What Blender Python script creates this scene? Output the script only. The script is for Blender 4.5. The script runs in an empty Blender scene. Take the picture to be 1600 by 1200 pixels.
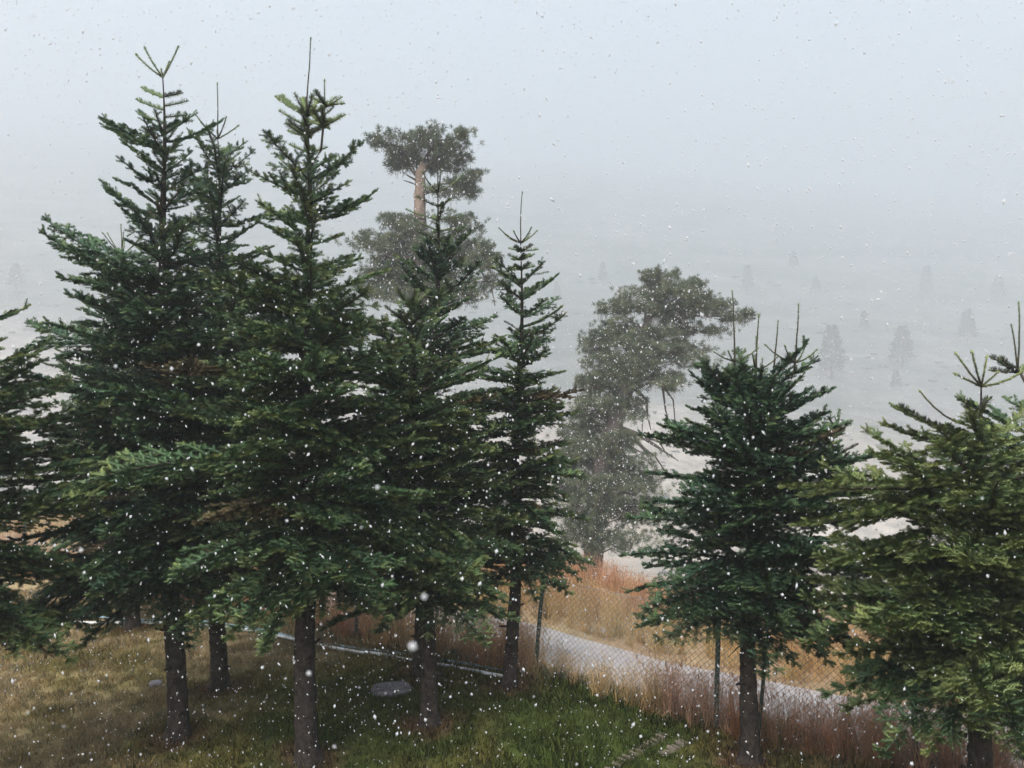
import bpy, math, random
import numpy as np
from mathutils import Vector, Matrix, noise

R = math.radians
scene = bpy.context.scene
COL = scene.collection
rng = random.Random(7)
U = rng.uniform

# ------------------------------------------------------------------ camera
CAM_H = 4.7
cam_d = bpy.data.cameras.new('camera')
cam = bpy.data.objects.new('camera', cam_d)
COL.objects.link(cam)
cam.location = (0, 0, CAM_H)
cam.rotation_euler = (R(90), 0, 0)
cam_d.sensor_width = 36
cam_d.lens = 27
cam_d.clip_start = 0.05
cam_d.clip_end = 6000
cam_d.dof.use_dof = True
cam_d.dof.focus_distance = 10.5
cam_d.dof.aperture_fstop = 3.2
scene.camera = cam

# ------------------------------------------------------------------ light
SUN_EL, SUN_AZ = 52, 200
world = bpy.data.worlds.new('World')
scene.world = world
world.use_nodes = True
wn = world.node_tree.nodes
wl = world.node_tree.links
bg = wn['Background']
sky = wn.new('ShaderNodeTexSky')
sky.sky_type = 'NISHITA'
sky.sun_disc = False
sky.sun_elevation = R(SUN_EL)
sky.sun_rotation = R(SUN_AZ)
sky.air_density = 1.0
sky.dust_density = 4.0
sky.ozone_density = 1.0
hsv = wn.new('ShaderNodeHueSaturation')      # a closed cloud deck takes most of the blue out of the sky
hsv.inputs['Saturation'].default_value = 1.1
hsv.inputs['Hue'].default_value = 0.468
wl.new(sky.outputs['Color'], hsv.inputs['Color'])
wl.new(hsv.outputs['Color'], bg.inputs['Color'])
bg.inputs['Strength'].default_value = 0.15

sun_d = bpy.data.lights.new('sun', 'SUN')
sun = bpy.data.objects.new('sun', sun_d)
COL.objects.link(sun)
sun_d.energy = 1.5
sun_d.angle = R(40)
sun_d.color = (0.92, 1.0, 1.0)
az, el = R(SUN_AZ), R(SUN_EL)
sdir = Vector((math.sin(az) * math.cos(el), math.cos(az) * math.cos(el), math.sin(el)))
sun.rotation_euler = sdir.to_track_quat('Z', 'Y').to_euler()
sun.location = (0, -20, 60)

scene.view_settings.view_transform = 'Standard'
scene.view_settings.look = 'None'
scene.view_settings.exposure = 1.22
scene.view_settings.gamma = 1
scene.view_settings.use_curve_mapping = False
scene.cycles.use_denoising = True
scene.cycles.max_bounces = 8
scene.cycles.diffuse_bounces = 3
scene.cycles.glossy_bounces = 1
scene.cycles.transmission_bounces = 2
scene.cycles.transparent_max_bounces = 4
scene.cycles.volume_bounces = 5
scene.cycles.caustics_reflective = False
scene.cycles.caustics_refractive = False

# ------------------------------------------------------------------ helpers
def tag(o, label=None, cat=None, group=None, kind=None):
    if label: o['label'] = label
    if cat: o['category'] = cat
    if group: o['group'] = group
    if kind: o['kind'] = kind
    return o

def empty(name, loc):
    o = bpy.data.objects.new(name, None)
    o.location = loc
    o.empty_display_size = 0.3
    COL.objects.link(o)
    return o

def mesh_obj(name, verts, faces, mat, parent=None, smooth=True, link=True):
    me = bpy.data.meshes.new(name)
    me.from_pydata([tuple(v) for v in verts], [], faces)
    if mat: me.materials.append(mat)
    if smooth:
        me.polygons.foreach_set('use_smooth', [True] * len(me.polygons))
    me.update()
    o = bpy.data.objects.new(name, me)
    if link: COL.objects.link(o)
    if parent:
        o.parent = parent
        o.matrix_parent_inverse = Matrix.Translation(parent.location).inverted()
    return o

def frame_of(d, up=Vector((0, 0, 1))):
    x = d.normalized()
    y = up.cross(x)
    if y.length < 1e-4: y = Vector((0, 1, 0)).cross(x)
    y.normalize()
    return x, y, x.cross(y)

def tube(V, F, pts, rad, n=6, cap=True, jitter=0.0):
    b0 = len(V)
    pts = [Vector(p) for p in pts]
    for i, p in enumerate(pts):
        d = pts[min(i + 1, len(pts) - 1)] - pts[max(i - 1, 0)]
        ref = Vector((0, 0, 1)) if abs(d.normalized().z) < 0.9 else Vector((1, 0, 0))
        x, y, z = frame_of(d, ref)
        for k in range(n):
            a = 2 * math.pi * k / n
            r = rad[i] * (1 + (U(-jitter, jitter) if jitter else 0))
            V.append(p + y * (math.cos(a) * r) + z * (math.sin(a) * r))
    for i in range(len(pts) - 1):
        for k in range(n):
            a = b0 + i * n + k; b = b0 + i * n + (k + 1) % n
            F.append((a, b, b + n, a + n))
    if cap:
        F.append(tuple(range(b0 + n - 1, b0 - 1, -1)))
        F.append(tuple(range(b0 + (len(pts) - 1) * n, b0 + len(pts) * n)))

def lerp(a, b, t): return a + (b - a) * t
def sstep(a, b, x):
    t = min(1, max(0, (x - a) / (b - a)))
    return t * t * (3 - 2 * t)
def interp(x, pts):
    if x <= pts[0][0]:
        (x0, y0), (x1, y1) = pts[0], pts[1]
        return y0
    for (x0, y0), (x1, y1) in zip(pts, pts[1:]):
        if x <= x1: return lerp(y0, y1, (x - x0) / (x1 - x0))
    return pts[-1][1]
def px(u, Y): return (u - 800) / 1200 * Y                  # photograph column -> x at distance Y
def pz(v, Y): return CAM_H - (v - 600) / 1200 * Y          # photograph row -> height at distance Y
def mixc(a, b, t):
    t = min(1, max(0, t))
    return tuple(lerp(p, q, t) for p, q in zip(a, b))
def jit(c, s, h=0.0):
    k = 1 + U(-s, s); g = U(-h, h)
    return (max(0, c[0] * k * (1 + g)), max(0, c[1] * k), max(0, c[2] * k * (1 - g)))

# ------------------------------------------------------------------ materials
def new_mat(name):
    m = bpy.data.materials.new(name)
    m.use_nodes = True
    n = m.node_tree.nodes
    return m, n, m.node_tree.links, n['Principled BSDF']

def inst_mat(name, rough=0.6, spec=0.3, var=0.25, scale=40, thin=0.0):
    """colour comes with each copy (attribute col), broken up by a fine noise"""
    m, n, l, p = new_mat(name)
    at = n.new('ShaderNodeAttribute'); at.attribute_type = 'INSTANCER'; at.attribute_name = 'col'
    tc = n.new('ShaderNodeTexCoord')
    no = n.new('ShaderNodeTexNoise'); no.inputs['Scale'].default_value = scale
    l.new(tc.outputs['Object'], no.inputs['Vector'])
    mr = n.new('ShaderNodeMapRange')
    mr.inputs['To Min'].default_value = 1 - var; mr.inputs['To Max'].default_value = 1 + var
    mr.inputs['From Min'].default_value = 0.3; mr.inputs['From Max'].default_value = 0.7
    l.new(no.outputs['Fac'], mr.inputs['Value'])
    mx = n.new('ShaderNodeVectorMath'); mx.operation = 'SCALE'
    l.new(at.outputs['Color'], mx.inputs[0]); l.new(mr.outputs['Result'], mx.inputs['Scale'])
    l.new(mx.outputs[0], p.inputs['Base Color'])
    p.inputs['Roughness'].default_value = rough
    p.inputs['Specular IOR Level'].default_value = spec
    if thin:                                             # thin blades let some light through
        t = n.new('ShaderNodeBsdfTranslucent'); ms = n.new('ShaderNodeMixShader'); ms.inputs['Fac'].default_value = thin
        l.new(mx.outputs[0], t.inputs['Color']); l.new(p.outputs[0], ms.inputs[1]); l.new(t.outputs[0], ms.inputs[2])
        l.new(ms.outputs[0], n['Material Output'].inputs['Surface'])
    return m

def noise_mat(name, c0, c1, scale=8, stretch=(1, 1, 1), rough=0.8, bump=0.3, dist=0.02, c2=None, detail=6):
    m, n, l, p = new_mat(name)
    tc = n.new('ShaderNodeTexCoord'); mp = n.new('ShaderNodeMapping')
    mp.inputs['Scale'].default_value = stretch
    l.new(tc.outputs['Object'], mp.inputs['Vector'])
    no = n.new('ShaderNodeTexNoise'); no.inputs['Scale'].default_value = scale; no.inputs['Detail'].default_value = detail
    no.inputs['Roughness'].default_value = 0.65
    l.new(mp.outputs[0], no.inputs['Vector'])
    cr = n.new('ShaderNodeValToRGB')
    cr.color_ramp.elements[0].position = 0.32; cr.color_ramp.elements[0].color = (*c0, 1)
    cr.color_ramp.elements[1].position = 0.68; cr.color_ramp.elements[1].color = (*c1, 1)
    if c2:
        e = cr.color_ramp.elements.new(0.78); e.color = (*c2, 1)
    l.new(no.outputs['Fac'], cr.inputs['Fac']); l.new(cr.outputs['Color'], p.inputs['Base Color'])
    bp = n.new('ShaderNodeBump'); bp.inputs['Strength'].default_value = bump; bp.inputs['Distance'].default_value = dist
    l.new(no.outputs['Fac'], bp.inputs['Height']); l.new(bp.outputs[0], p.inputs['Normal'])
    p.inputs['Roughness'].default_value = rough
    p.inputs['Specular IOR Level'].default_value = 0.2
    return m

M_needle = inst_mat('fir_needles', 0.5, 0.3, 0.3, 60)
M_pine = inst_mat('pine_needles', 0.6, 0.2, 0.25, 8, 0.15)
M_blade = inst_mat('grass_blades', 0.8, 0.05, 0.3, 30, 0.5)
M_bark = noise_mat('fir_bark', (0.007, 0.005, 0.004), (0.052, 0.040, 0.033), 15, (1, 1, 0.7), 0.95, 1.0, 0.08, (0.17, 0.17, 0.145))
M_twig = noise_mat('fir_twig', (0.022, 0.017, 0.012), (0.055, 0.042, 0.03), 30)
M_pbark = noise_mat('pine_bark', (0.05, 0.042, 0.038), (0.12, 0.10, 0.088), 3, (1, 1, 0.3), 0.9, 0.8, 0.05)
M_pbark_up = noise_mat('pine_upper_bark', (0.125, 0.095, 0.075), (0.23, 0.175, 0.14), 4, (1, 1, 0.5), 0.9, 0.6, 0.03)
M_post = noise_mat('post_paint', (0.028, 0.045, 0.035), (0.05, 0.065, 0.05), 12, (1, 1, 0.4), 0.55, 0.2, 0.003, (0.09, 0.06, 0.04))
M_wire = noise_mat('wire_coating', (0.16, 0.16, 0.155), (0.30, 0.30, 0.29), 20, rough=0.5, bump=0)
M_pipe_w = noise_mat('white_pipe', (0.42, 0.42, 0.40), (0.66, 0.67, 0.67), 5, rough=0.45, bump=0.05, c2=(0.40, 0.38, 0.33))
M_pipe_b = noise_mat('blue_pipe', (0.16, 0.27, 0.34), (0.30, 0.42, 0.50), 5, rough=0.45, bump=0.05, c2=(0.33, 0.33, 0.31))
M_stone = noise_mat('grey_stone', (0.10, 0.09, 0.10), (0.27, 0.25, 0.27), 8, (1, 5, 2), 0.9, 1.0, 0.05, (0.30, 0.28, 0.30))
M_edge = noise_mat('edging_stone', (0.06, 0.052, 0.035), (0.20, 0.175, 0.135), 25, rough=0.9, bump=0.6)

def ground_mat():
    m, n, l, p = new_mat('ground_cover')
    at = n.new('ShaderNodeAttribute'); at.attribute_name = 'col'
    tc = n.new('ShaderNodeTexCoord')
    n1 = n.new('ShaderNodeTexNoise'); n1.inputs['Scale'].default_value = 14; n1.inputs['Detail'].default_value = 8
    n1.inputs['Roughness'].default_value = 0.75
    n2 = n.new('ShaderNodeTexNoise'); n2.inputs['Scale'].default_value = 0.22; n2.inputs['Detail'].default_value = 9
    n2.inputs['Roughness'].default_value = 0.7
    l.new(tc.outputs['Object'], n1.inputs['Vector']); l.new(tc.outputs['Object'], n2.inputs['Vector'])
    ad = n.new('ShaderNodeMath'); ad.operation = 'ADD'
    l.new(n1.outputs['Fac'], ad.inputs[0]); l.new(n2.outputs['Fac'], ad.inputs[1])
    n3 = n.new('ShaderNodeTexNoise'); n3.inputs['Scale'].default_value = 0.05; n3.inputs['Detail'].default_value = 8
    n3.inputs['Roughness'].default_value = 0.75
    l.new(tc.outputs['Object'], n3.inputs['Vector'])
    m3 = n.new('ShaderNodeMapRange')
    m3.inputs['From Min'].default_value = 0.38; m3.inputs['From Max'].default_value = 0.62
    m3.inputs['To Min'].default_value = -0.22; m3.inputs['To Max'].default_value = 0.22
    l.new(n3.outputs['Fac'], m3.inputs['Value'])
    a3 = n.new('ShaderNodeMath'); a3.operation = 'ADD'
    l.new(ad.outputs[0], a3.inputs[0]); l.new(m3.outputs[0], a3.inputs[1])
    ad = a3
    mr = n.new('ShaderNodeMapRange')
    mr.inputs['From Min'].default_value = 0.6; mr.inputs['From Max'].default_value = 1.4
    mr.inputs['To Min'].default_value = 0.35; mr.inputs['To Max'].default_value = 1.55
    l.new(ad.outputs[0], mr.inputs['Value'])
    mx = n.new('ShaderNodeVectorMath'); mx.operation = 'SCALE'
    l.new(at.outputs['Color'], mx.inputs[0]); l.new(mr.outputs[0], mx.inputs['Scale'])
    l.new(mx.outputs[0], p.inputs['Base Color'])
    bp = n.new('ShaderNodeBump'); bp.inputs['Strength'].default_value = 0.6; bp.inputs['Distance'].default_value = 0.04
    l.new(n1.outputs['Fac'], bp.inputs['Height']); l.new(bp.outputs[0], p.inputs['Normal'])
    p.inputs['Roughness'].default_value = 0.95
    p.inputs['Specular IOR Level'].default_value = 0.1
    return m
M_ground = ground_mat()

def road_mat():
    m, n, l, p = new_mat('gravel_road')
    tc = n.new('ShaderNodeTexCoord')
    n1 = n.new('ShaderNodeTexNoise'); n1.inputs['Scale'].default_value = 40; n1.inputs['Detail'].default_value = 6
    n2 = n.new('ShaderNodeTexNoise'); n2.inputs['Scale'].default_value = 1.2; n2.inputs['Detail'].default_value = 7
    l.new(tc.outputs['Object'], n1.inputs['Vector']); l.new(tc.outputs['Object'], n2.inputs['Vector'])
    cr = n.new('ShaderNodeValToRGB')
    cr.color_ramp.elements[0].position = 0.3; cr.color_ramp.elements[0].color = (0.31, 0.27, 0.25, 1)
    cr.color_ramp.elements[1].position = 0.7; cr.color_ramp.elements[1].color = (0.48, 0.44, 0.42, 1)
    l.new(n2.outputs['Fac'], cr.inputs['Fac'])
    mr = n.new('ShaderNodeMapRange'); mr.inputs['To Min'].default_value = 0.6; mr.inputs['To Max'].default_value = 1.4
    l.new(n1.outputs['Fac'], mr.inputs['Value'])
    mx = n.new('ShaderNodeVectorMath'); mx.operation = 'SCALE'
    l.new(cr.outputs['Color'], mx.inputs[0]); l.new(mr.outputs[0], mx.inputs['Scale'])
    l.new(mx.outputs[0], p.inputs['Base Color'])
    bp = n.new('ShaderNodeBump'); bp.inputs['Strength'].default_value = 0.5; bp.inputs['Distance'].default_value = 0.02
    l.new(n1.outputs['Fac'], bp.inputs['Height']); l.new(bp.outputs[0], p.inputs['Normal'])
    p.inputs['Roughness'].default_value = 0.9
    return m
M_road = road_mat()

M_snow, _n, _l, _p = new_mat('snowflake')
_p.inputs['Base Color'].default_value = (0.80, 0.80, 0.82, 1)
_p.inputs['Roughness'].default_value = 0.7
_tr = _n.new('ShaderNodeBsdfTranslucent'); _tr.inputs['Color'].default_value = (0.78, 0.78, 0.80, 1)
_mx = _n.new('ShaderNodeMixShader'); _mx.inputs['Fac'].default_value = 0.7
_l.new(_p.outputs[0], _mx.inputs[1]); _l.new(_tr.outputs[0], _mx.inputs[2]); _l.new(_mx.outputs[0], _n['Material Output'].inputs['Surface'])

# ------------------------------------------------------------------ instancing (foliage only)
def scatter_group(name, protos):
    g = bpy.data.node_groups.new(name, 'GeometryNodeTree')
    g.interface.new_socket('Geometry', in_out='INPUT', socket_type='NodeSocketGeometry')
    g.interface.new_socket('Geometry', in_out='OUTPUT', socket_type='NodeSocketGeometry')
    n, l = g.nodes, g.links
    gi, go = n.new('NodeGroupInput'), n.new('NodeGroupOutput')
    jo = n.new('GeometryNodeJoinGeometry')
    def named(nm, ty):
        a = n.new('GeometryNodeInputNamedAttribute'); a.data_type = ty; a.inputs['Name'].default_value = nm
        return a.outputs['Attribute']
    var, rot, scl = named('var', 'INT'), named('rot', 'FLOAT_VECTOR'), named('scl', 'FLOAT_VECTOR')
    l.new(gi.outputs[0], jo.inputs[0])
    for k, po in enumerate(protos):
        cmp_ = n.new('FunctionNodeCompare'); cmp_.data_type = 'INT'; cmp_.operation = 'EQUAL'
        ia = [s for s in cmp_.inputs if s.type == 'INT']
        l.new(var, ia[0]); ia[1].default_value = k + 1
        oi = n.new('GeometryNodeObjectInfo'); oi.transform_space = 'ORIGINAL'; oi.inputs['Object'].default_value = po
        oi.inputs['As Instance'].default_value = False
        ip = n.new('GeometryNodeInstanceOnPoints')
        l.new(gi.outputs[0], ip.inputs['Points']); l.new(cmp_.outputs['Result'], ip.inputs['Selection'])
        l.new(oi.outputs['Geometry'], ip.inputs['Instance'])
        l.new(rot, ip.inputs['Rotation']); l.new(scl, ip.inputs['Scale'])
        l.new(ip.outputs['Instances'], jo.inputs[0])
    l.new(jo.outputs[0], go.inputs[0])
    return g

FIRN = 0
class Cloud:
    """points that carry copies of a leaf-sized prototype, plus ordinary wood geometry in the same mesh"""
    def __init__(s): s.p, s.r, s.s, s.c, s.v = [], [], [], [], []; s.V, s.F = [], []
    def put(s, p, d, up, scl, col, var):
        x, y, z = frame_of(d, up)
        e = Matrix(((x.x, y.x, z.x), (x.y, y.y, z.y), (x.z, y.z, z.z))).to_euler()
        s.p.append(tuple(p)); s.r.append((e.x, e.y, e.z)); s.s.append(scl); s.c.append((*col, 1)); s.v.append(var)
    def build(s, name, group, mat, parent=None):
        nw = len(s.V); pts = [tuple(v) for v in s.V] + s.p
        me = bpy.data.meshes.new(name)
        me.from_pydata(pts, [], s.F)
        if mat: me.materials.append(mat)
        me.polygons.foreach_set('use_smooth', [True] * len(me.polygons))
        def att(nm, ty, data, key, pad):
            a = me.attributes.new(nm, ty, 'POINT')
            arr = np.array([pad] * nw + data, dtype=np.float32 if ty != 'INT' else np.int32).ravel()
            a.data.foreach_set(key, arr)
        att('rot', 'FLOAT_VECTOR', s.r, 'vector', (0, 0, 0))
        att('scl', 'FLOAT_VECTOR', s.s, 'vector', (0, 0, 0))
        att('col', 'FLOAT_COLOR', s.c, 'color', (0, 0, 0, 1))
        att('var', 'INT', s.v, 'value', 0)
        o = bpy.data.objects.new(name, me)
        COL.objects.link(o)
        md = o.modifiers.new('foliage', 'NODES'); md.node_group = group
        if parent:
            o.parent = parent
            o.matrix_parent_inverse = Matrix.Translation(parent.location).inverted()
        return o

def proto(name, V, F, mat, nrm=None):
    o = mesh_obj(name, V, F, mat, smooth=nrm is not None, link=False)
    if nrm is not None:                              # needles of a shoot shade together as one rounded body
        o.data.normals_split_custom_set_from_vertices([tuple(n.normalized()) for n in nrm])
    return o

def needle(V, F, p, d, L, w, side=None):
    d = d.normalized()
    s = side or d.cross(Vector((U(-1, 1), U(-1, 1), U(-1, 1)))).normalized()
    b = len(V)
    V += [p, p + d * (L * 0.45) + s * (w * 0.5), p + d * L, p + d * (L * 0.45) - s * (w * 0.5)]
    F.append((b, b + 1, b + 2, b + 3))

def shoot(V, F, NR, o, d, L, N, nl, wid, tilt, spread=125, stem=0.004, bud=2.0, rnd=random.Random(1)):
    x, y, z = frame_of(d)
    b = len(V)
    for i in range(2):
        for k in range(3):
            a = k * 2.094
            r_ = y * math.cos(a) + z * math.sin(a)
            V.append(o + x * (L * i) + r_ * stem * (1 - .4 * i)); NR.append(r_)
    for k in range(3):
        F.append((b + k, b + (k + 1) % 3, b + 3 + (k + 1) % 3, b + 3 + k))
    for i in range(N):
        t = (i + rnd.random()) / N
        ph = R(rnd.uniform(-spread, spread))
        rad = z * math.cos(ph) + y * math.sin(ph)
        end = max(0, t - .8) / .2
        tl = R(tilt + rnd.uniform(-12, 12)) * (1 - 0.4 * end)
        dd = x * math.cos(tl) + rad * math.sin(tl)
        l = nl * rnd.uniform(.8, 1.15) * (1 - 0.2 * end) * min(1, .6 + t * 3)
        sd = x.cross(rad).normalized()
        p = o + x * (L * t)
        b = len(V)
        V += [p, p + dd * (l * .5) + sd * (wid * .5), p + dd * l, p + dd * (l * .5) - sd * (wid * .5)]
        nn = rad + x * (.15 + .5 * end)
        NR += [nn * .8 + z * .2, nn, nn, nn]
        fn = (V[b + 1] - V[b]).cross(V[b + 2] - V[b])
        F.append((b, b + 1, b + 2, b + 3) if fn.dot(rad - x * .3) > 0 else (b, b + 3, b + 2, b + 1))
    if bud:
        b = len(V); c = o + x * L; r = stem * bud
        V += [c - x * r + y * r, c - x * r - y * r * .5 + z * r, c - x * r - y * r * .5 - z * r, c + x * r * 1.6]
        NR += [y, z - y * .5, -z - y * .5, x]
        F += [(b, b + 1, b + 3), (b + 1, b + 2, b + 3), (b + 2, b, b + 3)]

UNIT = 0.128
protos_fir = []
for k in range(2):                                   # 1,2: one shoot
    V, F, NR = [], [], []
    shoot(V, F, NR, Vector((0, 0, 0)), Vector((1, 0, 0.02)), UNIT, 92, 0.040, 0.0064, 60, rnd=random.Random(11 + k))
    protos_fir.append(proto('fir_shoot', V, F, M_needle, NR))
for k in range(3):                                   # 3,4,5: shoot with two side shoots
    V, F, NR = [], [], []
    rd = random.Random(31 + k)
    shoot(V, F, NR, Vector((0, 0, 0)), Vector((1, 0, 0.04)), UNIT, 80, 0.039, 0.0066, 60, rnd=rd)
    for sgn in (1, -1):
        a = R(rd.uniform(42, 60))
        shoot(V, F, NR, Vector((0.01 + rd.uniform(0, .03), 0, 0)), Vector((math.cos(a), sgn * math.sin(a), rd.uniform(-.14, .14))), UNIT * rd.uniform(.66, .9), 56, 0.037, 0.0066, 60, rnd=rd)
    protos_fir.append(proto('fir_sprig', V, F, M_needle, NR))
V, F, NR = [], [], []                                # 6: thin leader shoot, short sparse needles
shoot(V, F, NR, Vector((0, 0, 0)), Vector((1, 0, 0)), UNIT, 56, 0.025, 0.0052, 44, 180, 0.008, 1.7, random.Random(77))
protos_fir.append(proto('fir_leader_shoot', V, F, M_needle, NR))
V, F, NR = [], [], []                                # 7: the same without an end bud
shoot(V, F, NR, Vector((0, 0, 0)), Vector((1, 0, 0)), UNIT, 56, 0.025, 0.0052, 44, 180, 0.008, 0, random.Random(78))
protos_fir.append(proto('fir_leader_shoot', V, F, M_needle, NR))
G_fir = scatter_group('fir_foliage', protos_fir)

protos_pine = []
for k in range(2):
    V, F = [], []
    rd = random.Random(51 + k)
    for i in range(46):
        a = rd.uniform(0, 6.283); tl = R(rd.uniform(10, 105))
        d = Vector((math.cos(tl), math.sin(tl) * math.cos(a), math.sin(tl) * math.sin(a)))
        needle(V, F, Vector((rd.uniform(0, .10), 0, 0)), d, rd.uniform(.10, .19), 0.012)
    b = len(V); V += [Vector((-.25, .008, 0)), Vector((-.25, -.008, 0)), Vector((.08, 0, .012))]; F.append((b, b + 1, b + 2))
    protos_pine.append(proto('pine_tuft', V, F, M_pine))
G_pine = scatter_group('pine_foliage', protos_pine)

protos_grass = []
for k in range(2):                                   # 1,2 lawn clump
    V, F = [], []
    rd = random.Random(71 + k)
    for i in range(26):
        a = rd.uniform(0, 6.283); rr = 0.085 * math.sqrt(rd.random())
        needle(V, F, Vector((rr * math.cos(a), rr * math.sin(a), -.005)), Vector((rd.uniform(-.7, .7), rd.uniform(-.7, .7), 1)), rd.uniform(.03, .075), .0065)
    protos_grass.append(proto('lawn_clump', V, F, M_blade, [Vector((rd.uniform(-.45, .45), rd.uniform(-.45, .45), 1)) for v in V]))
for k in range(3):                                   # 3,4,5 tall dry stems with seed heads
    V, F = [], []
    rd = random.Random(91 + k)
    for i in range(26):
        a = rd.uniform(0, 6.283); rr = 0.16 * math.sqrt(rd.random())
        b0 = Vector((rr * math.cos(a), rr * math.sin(a), -.03))
        H = rd.uniform(.45, 1.0)
        ln = Vector((rd.uniform(-.22, .22) + .05, rd.uniform(-.22, .22), 1)).normalized()
        tip = b0 + ln * H + Vector((rd.uniform(-.1, .14), rd.uniform(-.1, .1), 0))
        mid = b0 + ln * (H * .55)
        sd = Vector((math.cos(a + 1.2), math.sin(a + 1.2), 0))
        w = .0042
        b = len(V)
        V += [b0 + sd * w, b0 - sd * w, mid - sd * w * .8, mid + sd * w * .8, tip]
        F += [(b, b + 1, b + 2, b + 3), (b + 3, b + 2, b + 4)]
        for q in range(3):                           # seed head
            t = rd.uniform(.72, 1.0)
            needle(V, F, mid.lerp(tip, t), Vector((rd.uniform(-.5, .6), rd.uniform(-.5, .5), 1)), rd.uniform(.05, .1), .011)
        if rd.random() < .6:                         # basal leaf
            needle(V, F, b0, Vector((rd.uniform(-.8, .8), rd.uniform(-.8, .8), .8)), rd.uniform(.2, .42), .010)
    protos_grass.append(proto('tall_grass_clump', V, F, M_blade, [Vector((rd.uniform(-.6, .6), rd.uniform(-.6, .6), 1)) for v in V]))
G_grass = scatter_group('grass_cover', protos_grass)

V, F = [], []
rd = random.Random(5)
for i in range(60):
    d = Vector((rd.gauss(0, 1), rd.gauss(0, 1), abs(rd.gauss(0, 1)))).normalized()
    needle(V, F, d * rd.uniform(.2, .8) * .6, d + Vector((0, 0, .3)), rd.uniform(.3, .6), .3)
protos_scrub = [proto('scrub_bush', V, F, M_pine)]
G_scrub = scatter_group('scrub_cover', protos_scrub)

# ------------------------------------------------------------------ terrain
FENCE = [(-40, 34.0), (-12, 18.9), (-6, 15.75), (-2.86, 14.1), (0.36, 12.4), (2.77, 10.44), (4.7, 9.4), (8, 8.0), (40, -6)]
def yF(x): return interp(x, FENCE)
def nz(x, y, z=0): return noise.noise(Vector((x, y, z)))
def ground_h(x, y):
    d = y - yF(x)
    lawn = 0.035 * nz(x * .5, y * .5) + 0.012 * nz(x * 2.3, y * 2.3, 4) + .14 * math.exp(-((x + 4.6) / 2.2) ** 2 - ((y - 14.6) / 1.0) ** 2)
    zr = -0.42 - 0.03 * max(0, min(x, 12))
    dc = 9.0 - 0.9 * min(4, max(0, x - 2.2))
    zc = -0.72
    if d < .2: z = lawn
    elif d < 1.7: z = lerp(lawn, zr, sstep(.2, 1.7, d))
    elif d < 4.3: z = zr + .012 * nz(x * 1.7, y * 1.7, 8)
    elif d < dc: z = lerp(zr, zc, sstep(4.3, dc, d)) + .12 * nz(x * .6, y * .6, 2) * sstep(4.3, 5.5, d)
    else: z = zc - 0.215 * (d - dc) * sstep(-2, 6, d - dc) + .12 * nz(x * .6, y * .6, 2)
    z = max(z, -44)
    if y > 120:
        K = 1.45
        far = K * (-29 + interp(y / K, [(0, -8), (150, 0), (300, 36), (460, 92), (800, 232), (1300, 412)]))
        far += -0.085 * x * sstep(150, 460, y) + 4.0 * nz(x / 80, y / 80, 9) + 9 * nz(x / 230, y / 190, 3)
        far += 1.6 * nz(x / 170, y / 12, 6) + .5 * nz(x / 12, y / 12, 16)
        z = lerp(z, far, sstep(120, 250, y))
    return z

TRUNKS = [(px(275, 10.2), 10.2), (px(340, 11.9), 11.9), (px(480, 9.56), 9.56), (px(660, 12.4), 12.4), (px(800, 11.9), 11.9), (px(673, 10.6), 10.6), (px(205, 14.65), 14.65), (px(1168, 9.56), 9.56)]
C_GREEN, C_OLIVE, C_BROWN = (0.062, 0.086, 0.018), (0.160, 0.138, 0.043), (0.285, 0.220, 0.120)
def lawn_col(x, y):
    """lush turf in the middle, straw-brown worn turf at the left"""
    t = 0.62 * nz(x * .42, y * .42, 1) + .5 * nz(x * 1.3, y * 1.3, 5) + .2 * nz(x * 4, y * 4, 2)
    dry = sstep(-1.9, -4.3, x) if False else 1 - sstep(-5.2, -1.8, x - .18 * (y - 10))
    dry = dry * .95 + .75 * math.exp(-((y - 12.7 + .25 * (x - 0)) / 1.0) ** 2) * (1 - sstep(0.2, 1.6, x)) + t * .75 - .05
    dry += .5 * sstep(1.2, 3.0, x) * sstep(11.2, 9.6, y)
    dry -= .55 * math.exp(-((x + 6.0) / 1.4) ** 2 - ((y - 14.3) / .7) ** 2)
    for (tx, ty) in TRUNKS:                              # needle litter and bare soil round the trunks
        q = math.hypot(x - tx, (y - ty)) + .25 * nz(x * 3, y * 3, 9)
        if q < .62:
            k = sstep(.62, .2, q) * .8
            return mixc(mixc(C_GREEN, C_OLIVE, min(1, max(0, dry))), (0.15, 0.085, 0.05), k)
    if dry < .5: return mixc(C_GREEN, C_OLIVE, dry / .5)
    return mixc(C_OLIVE, C_BROWN, (dry - .5) / .6)
def ground_col(x, y):
    d = y - yF(x)
    if y > 60:
        t = nz(x / 60, y / 60, 1) + .6 * nz(x / 17, y / 17, 2)
        c = mixc((0.27, 0.22, 0.165), (0.56, 0.49, 0.41), .5 + .6 * t)
        up = sstep(0, 1, (y - 340 + .23 * x) / 90 + .4 * t)
        g = mixc((0.07, 0.095, 0.06), (0.27, 0.265, 0.235), .5 + 1.1 * nz(x / 90, y / 20, 7))
        return mixc(c, g, up)
    if d > .4:
        return mixc((0.30, 0.19, 0.115), (0.38, 0.28, 0.155), .5 + .8 * nz(x * .5, y * .5, 3))
    return lawn_col(x, y)

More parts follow.
